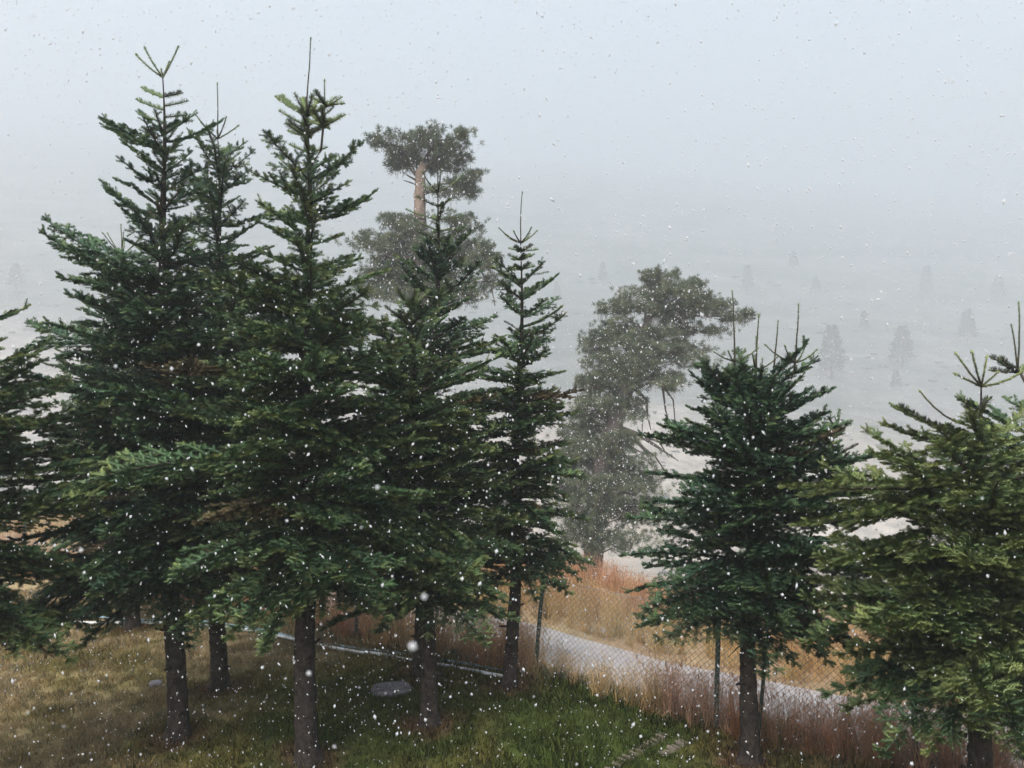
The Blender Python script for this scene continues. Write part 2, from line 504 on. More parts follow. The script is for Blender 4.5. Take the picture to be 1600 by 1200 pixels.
ys = sorted(set([-40, -25, -12, -5, 0, 4] + list(np.arange(6, 24, .16)) + [24 * 1.033 ** k for k in range(136)]))
xs_half = list(np.arange(0, 13, .2)) + [13 * 1.075 ** k for k in range(0, 71)]
xs = sorted(set([-v for v in xs_half] + xs_half))
V, cols = [], []
for y in ys:
    for x in xs:
        V.append((x, y, ground_h(x, y)))
        cols.append((*ground_col(x, y), 1))
nx = len(xs)
F = [(j * nx + i, j * nx + i + 1, (j + 1) * nx + i + 1, (j + 1) * nx + i) for j in range(len(ys) - 1) for i in range(nx - 1)]
ground = mesh_obj('ground', V, F, M_ground)
a = ground.data.attributes.new('col', 'FLOAT_COLOR', 'POINT')
a.data.foreach_set('color', np.array(cols, dtype=np.float32).ravel())
tag(ground, 'lawn, grassy bank and far hillside fading into the snowfall', None, None, 'structure')
TOP_Y = ys[-1]; TOP_Z = max(v[2] for v in V)

V, F = [], []
rx = [-30 + .5 * i for i in range(95)]
for i, x in enumerate(rx):
    for k in range(9):
        wob = .12 * nz(x * .8, k if k in (0, 8) else 0, 3)
        d = lerp(1.75, 4.25, k / 8) + wob
        y = yF(x) + d
        V.append((x, y, ground_h(x, y) + .02 - (.05 if k in (0, 8) else 0)))
for i in range(len(rx) - 1):
    for k in range(8):
        b = i * 9 + k
        F.append((b, b + 9, b + 10, b + 1))
road = mesh_obj('road', V, F, M_road)
tag(road, 'pale grey gravel road curving down behind the wire fence', None, None, 'structure')

# ------------------------------------------------------------------ grass
lawn = Cloud()
for i in range(26000):
    x, y = U(-13, 7), U(8.2, 17.5)
    d = y - yF(x)
    if d > .4 or abs(x) > y * .75 + .6: continue
    c = jit(lawn_col(x, y), .35, .12)
    c = tuple(v * 1.25 for v in c)
    s = U(.7, 1.5) * (1.0 + .8 * max(0, nz(x * .9, y * .9, 12)))
    if d > -.7: s *= 1.6
    if nz(x * 2.2, y * 2.2, 33) > .42: s *= 1.7
    lawn.put((x, y, ground_h(x, y)), Vector((math.cos(i), math.sin(i), 0)), Vector((0, 0, 1)), (s, s, s), c, 1 + i % 2)
o = lawn.build('lawn_grass', G_grass, None)
tag(o, 'short patchy green and straw brown turf under the firs', 'grass', None, 'stuff')

RED, GOLD, STRAW = (0.60, 0.315, 0.185), (0.66, 0.48, 0.22), (0.70, 0.56, 0.38)
tall = Cloud()
def put_tall(x, y, c, s):
    a = U(0, 6.28)
    tall.put((x, y, ground_h(x, y)), Vector((math.cos(a), math.sin(a), 0)), Vector((U(-.05, .05), U(-.05, .05), 1)), (s * U(.8, 1.2), s * U(.8, 1.2), s), jit(c, .3, .1), 3 + int(U(0, 3)))
for i in range(1350):
    x = U(-15, 8)
    d = U(-.2, 1.35) if x < 1.2 else U(-.3, .85)
    y = yF(x) + d
    t = nz(x * .55, y * .55, 20)
    dens = 1.0 if x < .3 else (.5 if x < 2.0 else 1.0)
    if rng.random() > dens: continue
    c = mixc(RED, GOLD, .35 + 1.1 * t)
    if .3 < x < 2.1: c = mixc(GOLD, RED, .25 + .5 * t)
    if x > 2.1: c = mixc(RED, STRAW, .12 + .5 * t)
    s = U(.6, 1.05) * (.62 if .4 < x < 2.0 else .9)
    if x > 2.0: s *= .92
    put_tall(x, y, c, s)
for i in range(4300):
    x = U(-20, 12); d = U(4.35, 13.5)
    y = yF(x) + d
    t = nz(x * .45, y * .45, 30)
    w = sstep(5.2, 8.5, d + 1.5 * t)
    c = mixc(GOLD, RED, w * .85 + .2 * t) if x < 5 else mixc(GOLD, RED, .4 + t)
    if nz(x * .9, y * .9, 41) > .38: c = mixc(c, (.12, .11, .085), .6)
    put_tall(x, y, c, U(.5, .85) * (1 + .15 * t))
o = tall.build('tall_grass', G_grass, None)
tag(o, 'tall dry russet and gold grass along the fence and beyond the road', 'grass', None, 'stuff')

# ------------------------------------------------------------------ fir trees
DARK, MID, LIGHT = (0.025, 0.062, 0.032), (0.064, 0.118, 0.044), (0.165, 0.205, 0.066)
DEAD = (0.11, 0.062, 0.030)

def bough(C, P, az, L, e0, e1, hue, sag=0.0, bare=True, dens=1.0, dead=0.0):
    n = max(2, int(round(L / UNIT)))
    seg = L / n
    p = Vector(P); path = [p.copy()]
    a = az
    brown = rng.random() < dead
    roll = R(U(-24, 24))
    for i in range(n):
        t = (i + .5) / n
        e = e0 + (e1 - e0) * t ** 1.2 + R(U(-4, 4))
        a += R(U(-5, 5))
        d = Vector((math.cos(e) * math.cos(a), math.cos(e) * math.sin(a), math.sin(e)))
        r = L - i * seg
        side = Vector((-math.sin(a), math.cos(a), 0))
        up = d.cross(side).normalized()
        if up.z < 0: up = -up
        side, up = side * math.cos(roll) + up * math.sin(roll), up * math.cos(roll) - side * math.sin(roll)
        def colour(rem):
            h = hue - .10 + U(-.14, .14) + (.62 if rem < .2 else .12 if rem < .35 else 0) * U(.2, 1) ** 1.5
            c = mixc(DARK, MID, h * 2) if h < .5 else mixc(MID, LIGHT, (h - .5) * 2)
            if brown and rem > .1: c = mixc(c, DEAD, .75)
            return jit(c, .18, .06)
        if r < 1.5 or not bare:
            s = seg / UNIT
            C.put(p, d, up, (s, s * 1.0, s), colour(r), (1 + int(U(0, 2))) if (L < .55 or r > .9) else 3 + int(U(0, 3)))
        if i > 0 or L < .5:
            for sg in (1, -1):
                if rng.random() > (.9 if L > .6 else .62) * (.35 + .65 * dens): continue
                ll = min(.60 * r, .62) * U(.55, 1.15)
                m = int(round(ll / UNIT))
                if m < 1:
                    if r < UNIT * 1.4: continue
                    m = 1
                s = ll / m / UNIT
                s = max(.62, min(1.25, s))
                an = R(U(46, 70))
                ld = (d * math.cos(an) + side * (sg * math.sin(an)) + up * U(-.05, .16)).normalized()
                q = p.copy() + d * (seg * U(0, .6))
                for k in range(m):
                    rem = (m - k) * UNIT * s
                    lu = (up + side * (-sg * .15)).normalized()
                    v = (1 + int(U(0, 2))) if (L < .55 or (m == 1 and rng.random() < .4)) else 3 + int(U(0, 3))
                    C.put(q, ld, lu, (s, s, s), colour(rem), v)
                    q = q + ld * (UNIT * s)
                    ld = (ld + d * .10 + Vector((0, 0, U(-.10, .04) - sag))).normalized()
        if i > 0 and r < 1.3 and rng.random() < .55 * dens:      # a shoot standing up from the bough
            s = U(.65, 1.0)
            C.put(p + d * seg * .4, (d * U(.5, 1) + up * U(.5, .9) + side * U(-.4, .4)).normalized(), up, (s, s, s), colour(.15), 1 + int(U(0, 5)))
        p = p + d * seg
        path.append(p.copy())
    rad = [lerp(.006 + .011 * L, .004, k / n) for k in range(n + 1)]
    tube(C.V, C.F, path, rad, 4, cap=False)
    return p

def spike(C, P, d0, L, hue=.6, curve=0.0, w=1.0, var=6, r0=.011):
    """a bare leader or whorl shoot: thin stem, short needles, curving upward"""
    n = max(1, int(round(L / UNIT))); seg = L / n
    p = Vector(P); d = Vector(d0).normalized(); path = [p.copy()]
    for i in range(n):
        c = mixc(MID, LIGHT, hue + U(-.2, .2))
        s = seg / UNIT
        C.put(p, d, Vector((U(-.2, .2), U(-.2, .2), 1)) if abs(d.z) < .9 else Vector((1, 0, 0)), (s, w, w), jit(c, .15), 7 if (var == 6 and i < n - 1) else var)
        p = p + d * seg
        path.append(p.copy())
        d = (d + Vector((U(-.05, .05), U(-.05, .05), curve))).normalized()
    tube(C.V, C.F, path, [lerp(r0, .005, k / n) for k in range(n + 1)], 5)
    return p

def fir(label, x, y, top, prof, r0, hue, seed, zbot, whorl=.35, per=7, inter=8, lean=0.0, tips=None, extra=(), density=1.0,
        group='fir trees standing on the lawn', dead=.03, top_el=30, crown_top=None, trunk_top=None, dense_top=False):
    rng.seed(seed)
    z0 = ground_h(x, y)
    root = empty('fir_tree', (x, y, z0))
    tag(root, label, 'fir tree', group)
    H = (crown_top or top)
    ttop = trunk_top or H
    def axis(z):
        t = (z - z0) / max(.1, (top - z0))
        return Vector((x + lean * t + .03 * math.sin(z * 1.7 + seed), y + .03 * math.cos(z * 1.3 + seed), z))
    # trunk
    V, F = [], []
    zs = np.concatenate([np.linspace(z0 - .08, z0 + 2.6, 44), np.linspace(z0 + 2.75, ttop, 26)])
    rad = []
    for z in zs:
        t = (z - z0) / (ttop - z0)
        rad.append(max(.008, r0 * .88 * (1 - max(0, t)) ** .8 + .06 * math.exp(-max(0, z - z0) / .09) * (1 if z < z0 + 1 else 0)))
    tube(V, F, [axis(z) for z in zs], rad, 14, jitter=.07)
    for i in range(9):                                   # pruned branch stubs
        zz = z0 + U(.35, zbot - z0 + .2); aa = U(0, 6.283); p = axis(zz)
        d = Vector((math.cos(aa), math.sin(aa), U(-.1, .3)))
        tube(V, F, [p + d * r0 * .7, p + d * (r0 + U(.02, .09))], [.02, .014], 6)
    mesh_obj('trunk', V, F, M_bark, root)
    C = Cloud()
    z = zbot
    k = 0
    def one(z, kfac=1.0):
        if dense_top: kfac *= .93
        t = (z - zbot) / max(.1, H - zbot)
        rr = interp(z, prof)
        L = max(.18, rr * U(lerp(.74, .6, t), lerp(1.03, 1.28, t)) * kfac * (1.22 if rng.random() < .08 and not dense_top else 1))
        if dense_top: L = min(L, rr * 1.0)
        e0 = R(lerp(2, top_el, t ** 1.15) + U(-13, 15))
        e1 = R(lerp(-30, top_el + 10, t ** .9) + U(-13, 14))
        tr = max(.01, r0 * (1 - (z - z0) / (ttop - z0)) ** .8)
        a = U(0, 6.283)
        return a, L, e0, e1
    while z < H - .12:
        t = (z - zbot) / (H - zbot)
        thin = 0 if dense_top else sstep(.52, .8, t)
        m = int(round(per * lerp(1, .60, thin)))
        a0 = U(0, 6.283)
        for i in range(m):
            if rng.random() > density: continue
            _, L, e0, e1 = one(z)
            bough(C, axis(z + U(-.03, .03)), a0 + 6.283 * i / m + U(-.3, .3), L, e0, e1, hue + U(-.12, .12), sag=.07 * (1 - t), bare=t < .75, dead=dead, dens=lerp(1, .58, thin))
        ni = int(round(inter * lerp(1, .20, thin)))
        for i in range(ni):
            if rng.random() > density: continue
            zz = z + U(.08, .92) * whorl
            if zz > H - .1: continue
            a, L, e0, e1 = one(zz, U(.4, 1.0))
            bough(C, axis(zz), a, L, e0, e1, hue + U(-.12, .12), sag=.07 * (1 - t), bare=t < .75, dead=dead, dens=lerp(1, .58, thin))
        # a few dead snags at the foot of the crown
        z += whorl * (1 if t < .8 else .72)
        k += 1
    for i in range(5):
        aa = U(0, 6.283); zz = zbot - U(.02, .35)
        p = axis(zz); d = Vector((math.cos(aa), math.sin(aa), U(-.5, .1)))
        L = U(.15, .5)
        tube(C.V, C.F, [p, p + d * L * .5, p + d * L + Vector((0, 0, -.05))], [.014, .01, .004], 4)
    for (zz, a, L, e0, e1, hh) in extra:
        bough(C, axis(zz), R(a), L, R(e0), R(e1), hh, sag=.03)
    if tips: tips(C, axis)
    global FIRN; FIRN += len(C.p)
    o = C.build('crown', G_fir, M_twig, root)
    tag(o, kind='stuff')
    return root

def whorl_spikes(C, p, n, L, el, curve, hue=.55, a0=0, w=1.1, var=6):
    for i in range(n):
        a = a0 + 6.283 * i / n + U(-.3, .3); e = R(el + U(-8, 8))
        spike(C, p, (math.cos(e) * math.cos(a), math.cos(e) * math.sin(a), math.sin(e)), L * U(.8, 1.15), hue, curve, w, var)

# A - tall fir at the left whose top forks into bare shoots
YA = 10.2
def tipsA(C, ax):
    c = ax(pz(120, YA))
    for (dx, dz, L, cv) in ((-.55, .75, .50, .12), (-.8, .55, .48, .10), (.55, .85, .46, .14), (.28, .9, .24, .1)):
        spike(C, c, (dx, U(-.2, .2), dz), L, .45, cv, 1.5)
    spike(C, c, (-.2, 0, 1), .12, .35, 0, 1.2)
    for zz, sg, L, el in ((pz(152, YA), -1, .36, 22), (pz(150, YA), 1, .26, 5), (pz(165, YA), 1, .3, 15), (pz(172, YA), -1, .38, 18), (pz(183, YA), 1, .28, 10), (pz(192, YA), -1, .32, 14), (pz(198, YA), 1, .24, 8)):
        e = R(el); spike(C, ax(zz), (sg * math.cos(e), U(-.35, .35), math.sin(e)), L, .3, .05, 1.5, 1)
fir('dark blue-green fir at the left whose top ends in a bare fork of upturned shoots', px(275, YA), YA, pz(120, YA),
    [(1.5, 1.7), (2.6, 2.0), (4.2, 1.75), (5.6, 1.15), (6.6, .78), (7.4, .56), (8.2, .46), (9.0, .3)], .155, .20, 101, 2.1, lean=px(252, YA) - px(275, YA),
    tips=tipsA, extra=((pz(232, YA), 172, 1.05, 12, 42, .25), (pz(222, YA), 20, .85, 10, 50, .25), (pz(235, YA), 195, .8, 8, 30, .3),
                       (pz(345, YA), 185, 1.05, 18, 48, .22), (pz(430, YA), 178, 1.75, 16, 38, .25), (pz(440, YA), 190, 1.6, 12, 34, .25),
                       (pz(560, YA), 175, 2.3, 6, 22, .2), (pz(830, YA), 196, 2.5, -22, -44, .05), (pz(860, YA), 188, 2.3, -22, -46, .05), (pz(850, YA), 205, 2.1, -26, -42, .05)),
    crown_top=pz(195, YA), trunk_top=pz(112, YA))

# B - slim fir behind it
YB = 11.9
def tipsB(C, ax):
    spike(C, ax(pz(215, YB)), (-.02, 0, 1), .86, .4, 0, 1.0)
    whorl_spikes(C, ax(pz(216, YB)), 5, .40, 32, .10, .4, .4, 1.3)
fir('slim fir with a needle-thin leader, behind the fork-topped fir at the left', px(340, YB), YB, pz(225, YB),
    [(1.6, 1.5), (3.5, 1.6), (5.5, 1.1), (7.0, .8), (7.8, .66), (8.6, .45)], .15, .33, 102, 1.9, lean=0, tips=tipsB, crown_top=pz(232, YB), trunk_top=pz(200, YB))

# C - foremost fir of the left cluster
YC = 9.56
def tipsC(C, ax):
    c = ax(pz(181, YC))
    spike(C, c, (0, 0, 1), .97, .12, 0, .95)
    for a, e, L in ((178, 28, .46), (165, 34, .46), (120, 55, .34), (15, 35, .44), (60, 50, .34), (300, 40, .3), (240, 45, .3), (350, 20, .5)):
        a, e = R(a), R(e)
        spike(C, c, (math.cos(e) * math.cos(a), math.cos(e) * math.sin(a), math.sin(e)), L, .75, .05, 1.45, 1)
    b = ax(pz(235, YC)) + Vector((.17, -.05, 0))
    tube(C.V, C.F, [ax(pz(262, YC)), b, b + Vector((.03, 0, .35))], [.02, .016, .012], 5)
    t2 = spike(C, b, (.12, 0, 1), .88, .5, .02, 1.15)
    for zz, L in ((.30, .32), (.32, .28), (.56, .22)):
        for a in (10, 175, 80, 260):
            aa = R(a + U(-20, 20)); e = R(U(10, 38))
            spike(C, b + Vector((.1 * zz, 0, zz)), (math.cos(e) * math.cos(aa), math.cos(e) * math.sin(aa), math.sin(e)), L * U(.7, 1.1), .75, .06, 1.45, 1)
    for zz, L in ((pz(196, YC), .36), (pz(207, YC), .32), (pz(213, YC), .4), (pz(238, YC), .3)):
        for a in (0, 180, 95, 250):
            aa = R(a + U(-25, 25)); e = R(U(8, 34))
            spike(C, ax(zz), (math.cos(e) * math.cos(aa), math.cos(e) * math.sin(aa), math.sin(e)), L * U(.6, 1.1), .72, .05, 1.5, 1)
fir('foremost green fir of the left cluster, its long bare leader tallest of all', px(480, YC), YC, pz(181, YC),
    [(1.8, 1.75), (2.6, 2.05), (3.5, 2.15), (4.6, 1.7), (5.6, 1.12), (6.3, .9), (7.0, .78), (7.45, .74), (7.8, .3)], .165, .46, 103, 2.25, lean=0,
    tips=tipsC, crown_top=pz(250, YC), trunk_top=pz(150, YC), density=1.0, dead=.015)

# D - fir in front of the flat-topped pine
YD = 12.4
def tipsD(C, ax):
    spike(C, ax(pz(300, YD)), (0, 0, 1), .88, .1, 0, 1.0)
    whorl_spikes(C, ax(pz(300, YD)), 5, .46, 22, .16, .45, .2, 1.4)
    for v, n_, L in ((322, 3, .36), (342, 4, .48), (360, 4, .40), (376, 4, .5)):
        whorl_spikes(C, ax(pz(v, YD)), n_, L, 10, .08, .35, U(0, 3), 1.3, 1)
fir('fir whose thin pole of a leader stands straight in front of the flat-topped pine', px(660, YD), YD, pz(290, YD),
    [(1.5, 1.45), (3.0, 1.65), (4.5, 1.3), (6.0, .88), (6.7, .72), (7.3, .6), (7.8, .3)], .15, .25, 104, 1.55, lean=px(687, YD) - px(660, YD), tips=tipsD,
    crown_top=pz(392, YD), trunk_top=pz(285, YD), density=.72, dead=.10)

# E - small-topped fir with the candelabra whorl
YE = 11.9
def tipsE(C, ax):
    spike(C, ax(pz(380, YE)), (0, 0, 1), .80, .25, 0, 1.0)
    whorl_spikes(C, ax(pz(379, YE)), 6, .36, 22, .24, .4, .1, 1.25)
    for zz in (pz(392, YE), pz(405, YE), pz(420, YE)):
        whorl_spikes(C, ax(zz), 5, .24, 12, .06, .4, U(0, 3), 1.4, 1)
fir('narrow fir beside the green fence post, topped by a ring of upturned shoots', px(800, YE), YE, pz(380, YE),
    [(1.5, 1.25), (2.4, 1.3), (3.6, 1.12), (4.4, 1.0), (5.2, .80), (6.0, .58), (6.6, .42), (6.9, .25)], .125, .38, 105, 1.9, lean=px(815, YE) - px(800, YE), tips=tipsE,
    crown_top=pz(425, YE), trunk_top=pz(378, YE), dead=.05, density=.95)

# F - lighter rounded fir in front of D
YF_ = 10.6
def tipsF(C, ax):
    whorl_spikes(C, ax(pz(480, YF_)), 6, .34, 40, .1, .7, 0, 1.4, 1)
fir('shorter lighter green fir in front of the pole-topped fir, lacking a leader', px(673, YF_), YF_, pz(478, YF_),
    [(1.6, 1.45), (2.6, 1.7), (3.6, 1.55), (4.6, 1.15), (5.3, .75), (5.8, .35)], .14, .52, 106, 1.75, lean=-.3, tips=tipsF, dead=.02)

# G - pale-trunked fir far left behind
YG = 14.65
def tipsG(C, ax):
    spike(C, ax(pz(400, YG)), (-.02, 0, 1), .60, .4, 0, 1.2)
    whorl_spikes(C, ax(pz(400, YG)), 6, .55, 45, .06, .45, 0, 1.3)
fir('pale-barked fir farthest back at the left, its small star of top shoots clear', px(205, YG), YG, pz(400, YG),
    [(1.2, 1.4), (3, 1.8), (5, 1.2), (6.5, .75), (7.3, .4)], .145, .30, 107, 1.55, lean=px(192, YG) - px(205, YG), tips=tipsG, crown_top=pz(402, YG), trunk_top=pz(390, YG))

# H - fir cut by the left edge
YH = 8.4
def tipsH(C, ax):
    whorl_spikes(C, ax(pz(470, YH)), 5, .4, 40, .12, .6, 0, 1.3)
fir('fir cut off by the left edge, pads of foliage hiding its trunk', px(-90, YH), YH, pz(470, YH),
    [(1.9, 1.6), (2.6, 1.9), (3.4, 1.75), (4.2, 1.5), (5.0, .9), (5.7, .35)], .15, .50, 108, 2.0, tips=tipsH, dead=.05,
    extra=((4.75, 2, 1.3, 14, 30, .5), (4.3, -12, 1.6, 8, 26, .5), (3.7, 0, 1.9, 0, 12, .5)))

# I - many-leadered fir right of the gap
YI = 9.56
def tipsI(C, ax):
    for u, v0, v1, bx in ((1147, 580, 455, 1147), (1190, 590, 490, 1186), (1187, 590, 525, 1184), (1222, 585, 500, 1212), (1238, 580, 478, 1232), (1195, 640, 560, 1195)):
        p = Vector((px(bx, YI), YI + U(-.2, .2), pz(v0, YI)))
        q = Vector((px(u, YI), p.y, pz(v1, YI)))
        tube(C.V, C.F, [ax(pz(700, YI)), (ax(pz(700, YI)) + p) * .5 + Vector((.1 * U(-1, 1), 0, .12)), p], [.02, .016, .012], 5)
        tt = spike(C, p, q - p, (q - p).length, .35, 0, 1.05, 6, .014)
        if u in (1147, 1190, 1238):
            m = p.lerp(q, .12)
            for a in (0, 180, 60, 235):
                aa = R(a + U(-15, 15)); e = R(18)
                spike(C, m, (math.cos(e) * math.cos(aa), math.cos(e) * math.sin(aa), math.sin(e)), U(.28, .45), .35, .26, 1.1, 6, .012)
    # second stem rising at the right of the crown
    b = Vector((px(1300, YI), YI + .25, pz(790, YI)))
    t = Vector((px(1318, YI), YI + .25, pz(668, YI)))
    tube(C.V, C.F, [ax(2.0), ax(2.2) + Vector((.7, .15, .3)), b, t], [.035, .03, .02, .01], 5)
    spike(C, t, (.25, 0, 1), .22, .35, 0, 1.5, 1)
    for i in range(26):
        f = (i + .5) / 26
        p = b.lerp(t, f)
        bough(C, p, U(0, 6.283), lerp(.62, .22, f) * U(.8, 1.1), R(lerp(-5, 38, f)), R(lerp(5, 52, f)), .22 + U(-.1, .1), bare=False)
fir('dense dark fir right of the gap crowned by several thin upright leaders', px(1168, YI), YI, pz(590, YI),
    [(1.4, 1.3), (2.0, 1.9), (2.8, 1.95), (3.6, 1.6), (4.2, 1.3), (4.55, .9), (4.85, .5)], .14, .14, 109, 1.8, lean=.1, tips=tipsI, crown_top=pz(590, YI), trunk_top=pz(590, YI), per=8, inter=9, dead=.02, top_el=36, dense_top=True)

# K - light green fir at the right, nearest to the camera
YK = 7.5
def tipsK(C, ax):
    c = ax(pz(604, YK))
    for dx, dy, dz, L, cv in ((-.62, .1, .8, .40, .1), (-.42, -.3, .85, .38, .1), (-.8, -.1, .35, .30, .08), (.2, 0, 1, .30, .02), (.9, 0, .15, .5, .16), (.5, -.4, .6, .2, .1)):
        spike(C, c, (dx, dy, dz), L, .85, cv, 1.35, 6, .011)
    c2 = ax(pz(665, YK)) + Vector((-.12, 0, 0))
    spike(C, c2, (-.75, 0, .22), .6, .6, .22, 1.1)
    spike(C, c2 + Vector((0, 0, -.08)), (-.9, -.1, .14), .78, .6, .08, 1.6, 1)
    spike(C, c2 + Vector((0, -.05, .05)), (-.45, -.5, .5), .3, .95, .1, 1.6, 1)
    spike(C, c2 + Vector((0, -.05, .05)), (.1, -.5, .5), .3, .95, .1, 1.6, 1)
    spike(C, c2 + Vector((0, -.05, -.12)), (-.8, -.3, .2), .36, .95, .1, 1.6, 1)
fir('bright green fir at the right, its yellowish new shoots reaching left', px(1535, YK), YK, pz(604, YK),
    [(1.5, 1.4), (2.2, 1.8), (3.0, 1.85), (3.8, 1.15), (4.2, .78), (4.7, .35)], .15, .80, 110, 1.75, tips=tipsK, dead=.0, crown_top=pz(672, YK), trunk_top=pz(600, YK), whorl=.33,
    extra=((3.75, 186, 2.15, -2, 4, .95), (3.6, 200, 2.2, -4, -2, .85), (3.35, 192, 2.0, -8, -10, .85), (3.0, 214, 1.9, -12, -14, .7), (2.75, 185, 2.0, -10, -20, .6), (3.4, 232, 1.6, -4, -8, .75),
           (2.3, 180, 1.7, -22, -30, .35), (2.1, 200, 1.6, -25, -34, .35), (2.2, 250, 1.5, -15, -25, .4), (4.05, 176, 1.0, 12, 22, .7)))

# L - fir cut by the right edge
YL = 8.4
def tipsL(C, ax):
    c = Vector((px(1590, YL), YL, pz(575, YL)))
    tube(C.V, C.F, [ax(pz(640, YL)), c], [.02, .014], 5)
    spike(C, c, (.08, 0, 1), .72, .3, 0, 1.1)
    spike(C, c, (-.10, .05, 1), .48, .3, 0, 1.1)
    for dx, dz, L in ((-.85, .45, .34), (-.6, .4, .28), (-.9, .05, .3), (.8, .5, .4)):
        spike(C, c + Vector((0, 0, -.05)), (dx, U(-.3, .3), dz), L, .45, .05, 1.4, 1)
fir('dark fir at the right edge of the view, paired bare leaders above it', px(1625, YL), YL, pz(600, YL),
    [(1.3, 1.2), (2.4, 1.3), (3.4, 1.1), (4.2, .65), (4.7, .3)], .13, .30, 111, 1.3, tips=tipsL, dead=.02)

# ------------------------------------------------------------------ old pines on the slope
PG_D, PG_L = (0.042, 0.062, 0.038), (0.150, 0.172, 0.100)
def pine(label, Y, trunk, clumps, seed, limbs=(), split=None, fill=None, holes=(), nfill=0):
    """trunk: (px, py, radius) from the foot up; clumps: (px, py, half width px, half height px, tufts, trunk height px)"""
    rng.seed(seed)
    P = lambda u, v, dy=0: Vector((px(u, Y), Y + dy, pz(v, Y)))
    base = P(trunk[0][0], trunk[0][1]); base.z = ground_h(base.x, base.y)
    root = empty('pine_tree', base)
    tag(root, label, 'pine tree', 'old pines on the slope beyond the road')
    pts = [P(u, v, .3 * nz(v * .02, seed)) for u, v, r in trunk]
    pts[0] = base + Vector((0, 0, -.2))
    fine, fr = [], []
    for i in range(len(pts) - 1):
        for k in range(5):
            f = k / 5
            fine.append(pts[i].lerp(pts[i + 1], f) + Vector((U(-.04, .04), U(-.04, .04), 0))); fr.append(lerp(trunk[i][2], trunk[i + 1][2], f))
    fine.append(pts[-1]); fr.append(trunk[-1][2])
    def at_height(v):
        z = pz(v, Y)
        return min(fine, key=lambda q: abs(q.z - z))
    if split is None: split = 10 ** 9
    zs_ = pz(split, Y) if split < 10 ** 9 else 10 ** 9
    k = next((i for i, q in enumerate(fine) if q.z > zs_), len(fine) - 1)
    V, F = [], []
    tube(V, F, fine[:k + 1], fr[:k + 1], 12, jitter=.06)
    tk = mesh_obj('trunk', V, F, M_pbark, root)
    if k < len(fine) - 1:
        V, F = [], []
        tube(V, F, fine[k:], [r * .985 for r in fr[k:]], 12, jitter=.05)
        o = mesh_obj('upper_trunk', V, F, M_pbark_up, root)
        o['label'] = 'bare orange-brown upper trunk'
    C = Cloud()
    W, WF = [], []
    for (u, v, hw, hh, n, tv) in clumps:
        dy = U(-1.0, 1.0) * hw / 1200 * Y
        c = P(u, v, dy)
        a = at_height(tv)
        a_r = .045 * (hw / 50) + .03
        mid = a.lerp(c, .5) + Vector((U(-.2, .2), U(-.2, .2), .25))
        tube(W, WF, [a, a.lerp(mid, .5) + Vector((0, 0, U(-.1, .15))), mid, c], [a_r * 1.3, a_r, a_r * .8, a_r * .5], 5)
        rx_, rz_ = hw / 1200 * Y, hh / 1200 * Y
        ry_ = rx_ * .8
        # sub-clumps give the crown its cloud-like pads
        subs = []
        for q in range(max(5, n // 20)):
            d = Vector((U(-1, 1), U(-1, 1), U(-1, 1)))
            if d.length > 1: d.normalize()
            sc = c + Vector((d.x * rx_, d.y * ry_, d.z * rz_))
            subs.append(sc)
            j = mid.lerp(c, U(.2, 1))
            tube(W, WF, [j, j.lerp(sc, .55) + Vector((U(-.1, .1), 0, U(-.18, .02))), sc], [a_r * .42, a_r * .3, .012], 4, cap=False)
        for q in range(int(n * .62)):
            sc = rng.choice(subs)
            r = .34 + .14 * rx_
            off = Vector((rng.gauss(0, .36) * r, rng.gauss(0, .36) * r, rng.gauss(0, .17) * r))
            p = sc + off
            d = Vector((off.x * .8 + U(-.3, .3), off.y * .8 + U(-.3, .3), U(.1, .9)))
            s = U(.9, 1.6)
            C.put(p, d, Vector((U(-.3, .3), U(-.3, .3), 1)), (s, s, s), jit(mixc(PG_D, PG_L, rng.random()), .2, .08), 1 + int(U(0, 2)))
    def inside(q, poly):
        c = False
        for (x0, y0), (x1, y1) in zip(poly, poly[1:] + poly[:1]):
            if (y0 > q[1]) != (y1 > q[1]) and q[0] < (x1 - x0) * (q[1] - y0) / (y1 - y0) + x0: c = not c
        return c
    k = 0
    while fill and k < nfill:                              # smaller sprays between the main pads
        q = (U(min(a for a, b in fill), max(a for a, b in fill)), U(min(b for a, b in fill), max(b for a, b in fill)))
        if not inside(q, fill) or any(inside(q, h) for h in holes): continue
        k += 1
        c = P(q[0], q[1], U(-1.9, 1.9))
        a = at_height(q[1] + U(5, 40))
        tube(W, WF, [a, a.lerp(c, .5) + Vector((0, 0, .15)), c], [.035, .025, .01], 4, cap=False)
        fx, fz = U(.35, .6), U(.13, .22)
        for j in range(int(U(24, 44))):
            off = Vector((rng.gauss(0, fx), rng.gauss(0, fx), rng.gauss(0, fz) - .10))
            s = U(.9, 1.5)
            C.put(c + off, Vector((off.x + U(-.3, .3), off.y + U(-.3, .3), U(-.1, .7))), Vector((U(-.3, .3), U(-.3, .3), 1)), (s, s, s), jit(mixc(PG_D, PG_L, rng.random()), .2, .08), 1 + int(U(0, 2)))
    for path, r in limbs:
        pp = [P(u, v, .3 * i * ((seed % 3) - 1)) for i, (u, v) in enumerate(path)]
        tube(W, WF, pp, [lerp(r, .018, i / (len(pp) - 1)) for i in range(len(pp))], 5)
    mesh_obj('limb', W, WF, M_pbark, root)['kind'] = 'stuff'
    o = C.build('crown', G_pine, None, root)
    tag(o, kind='stuff')
    return root

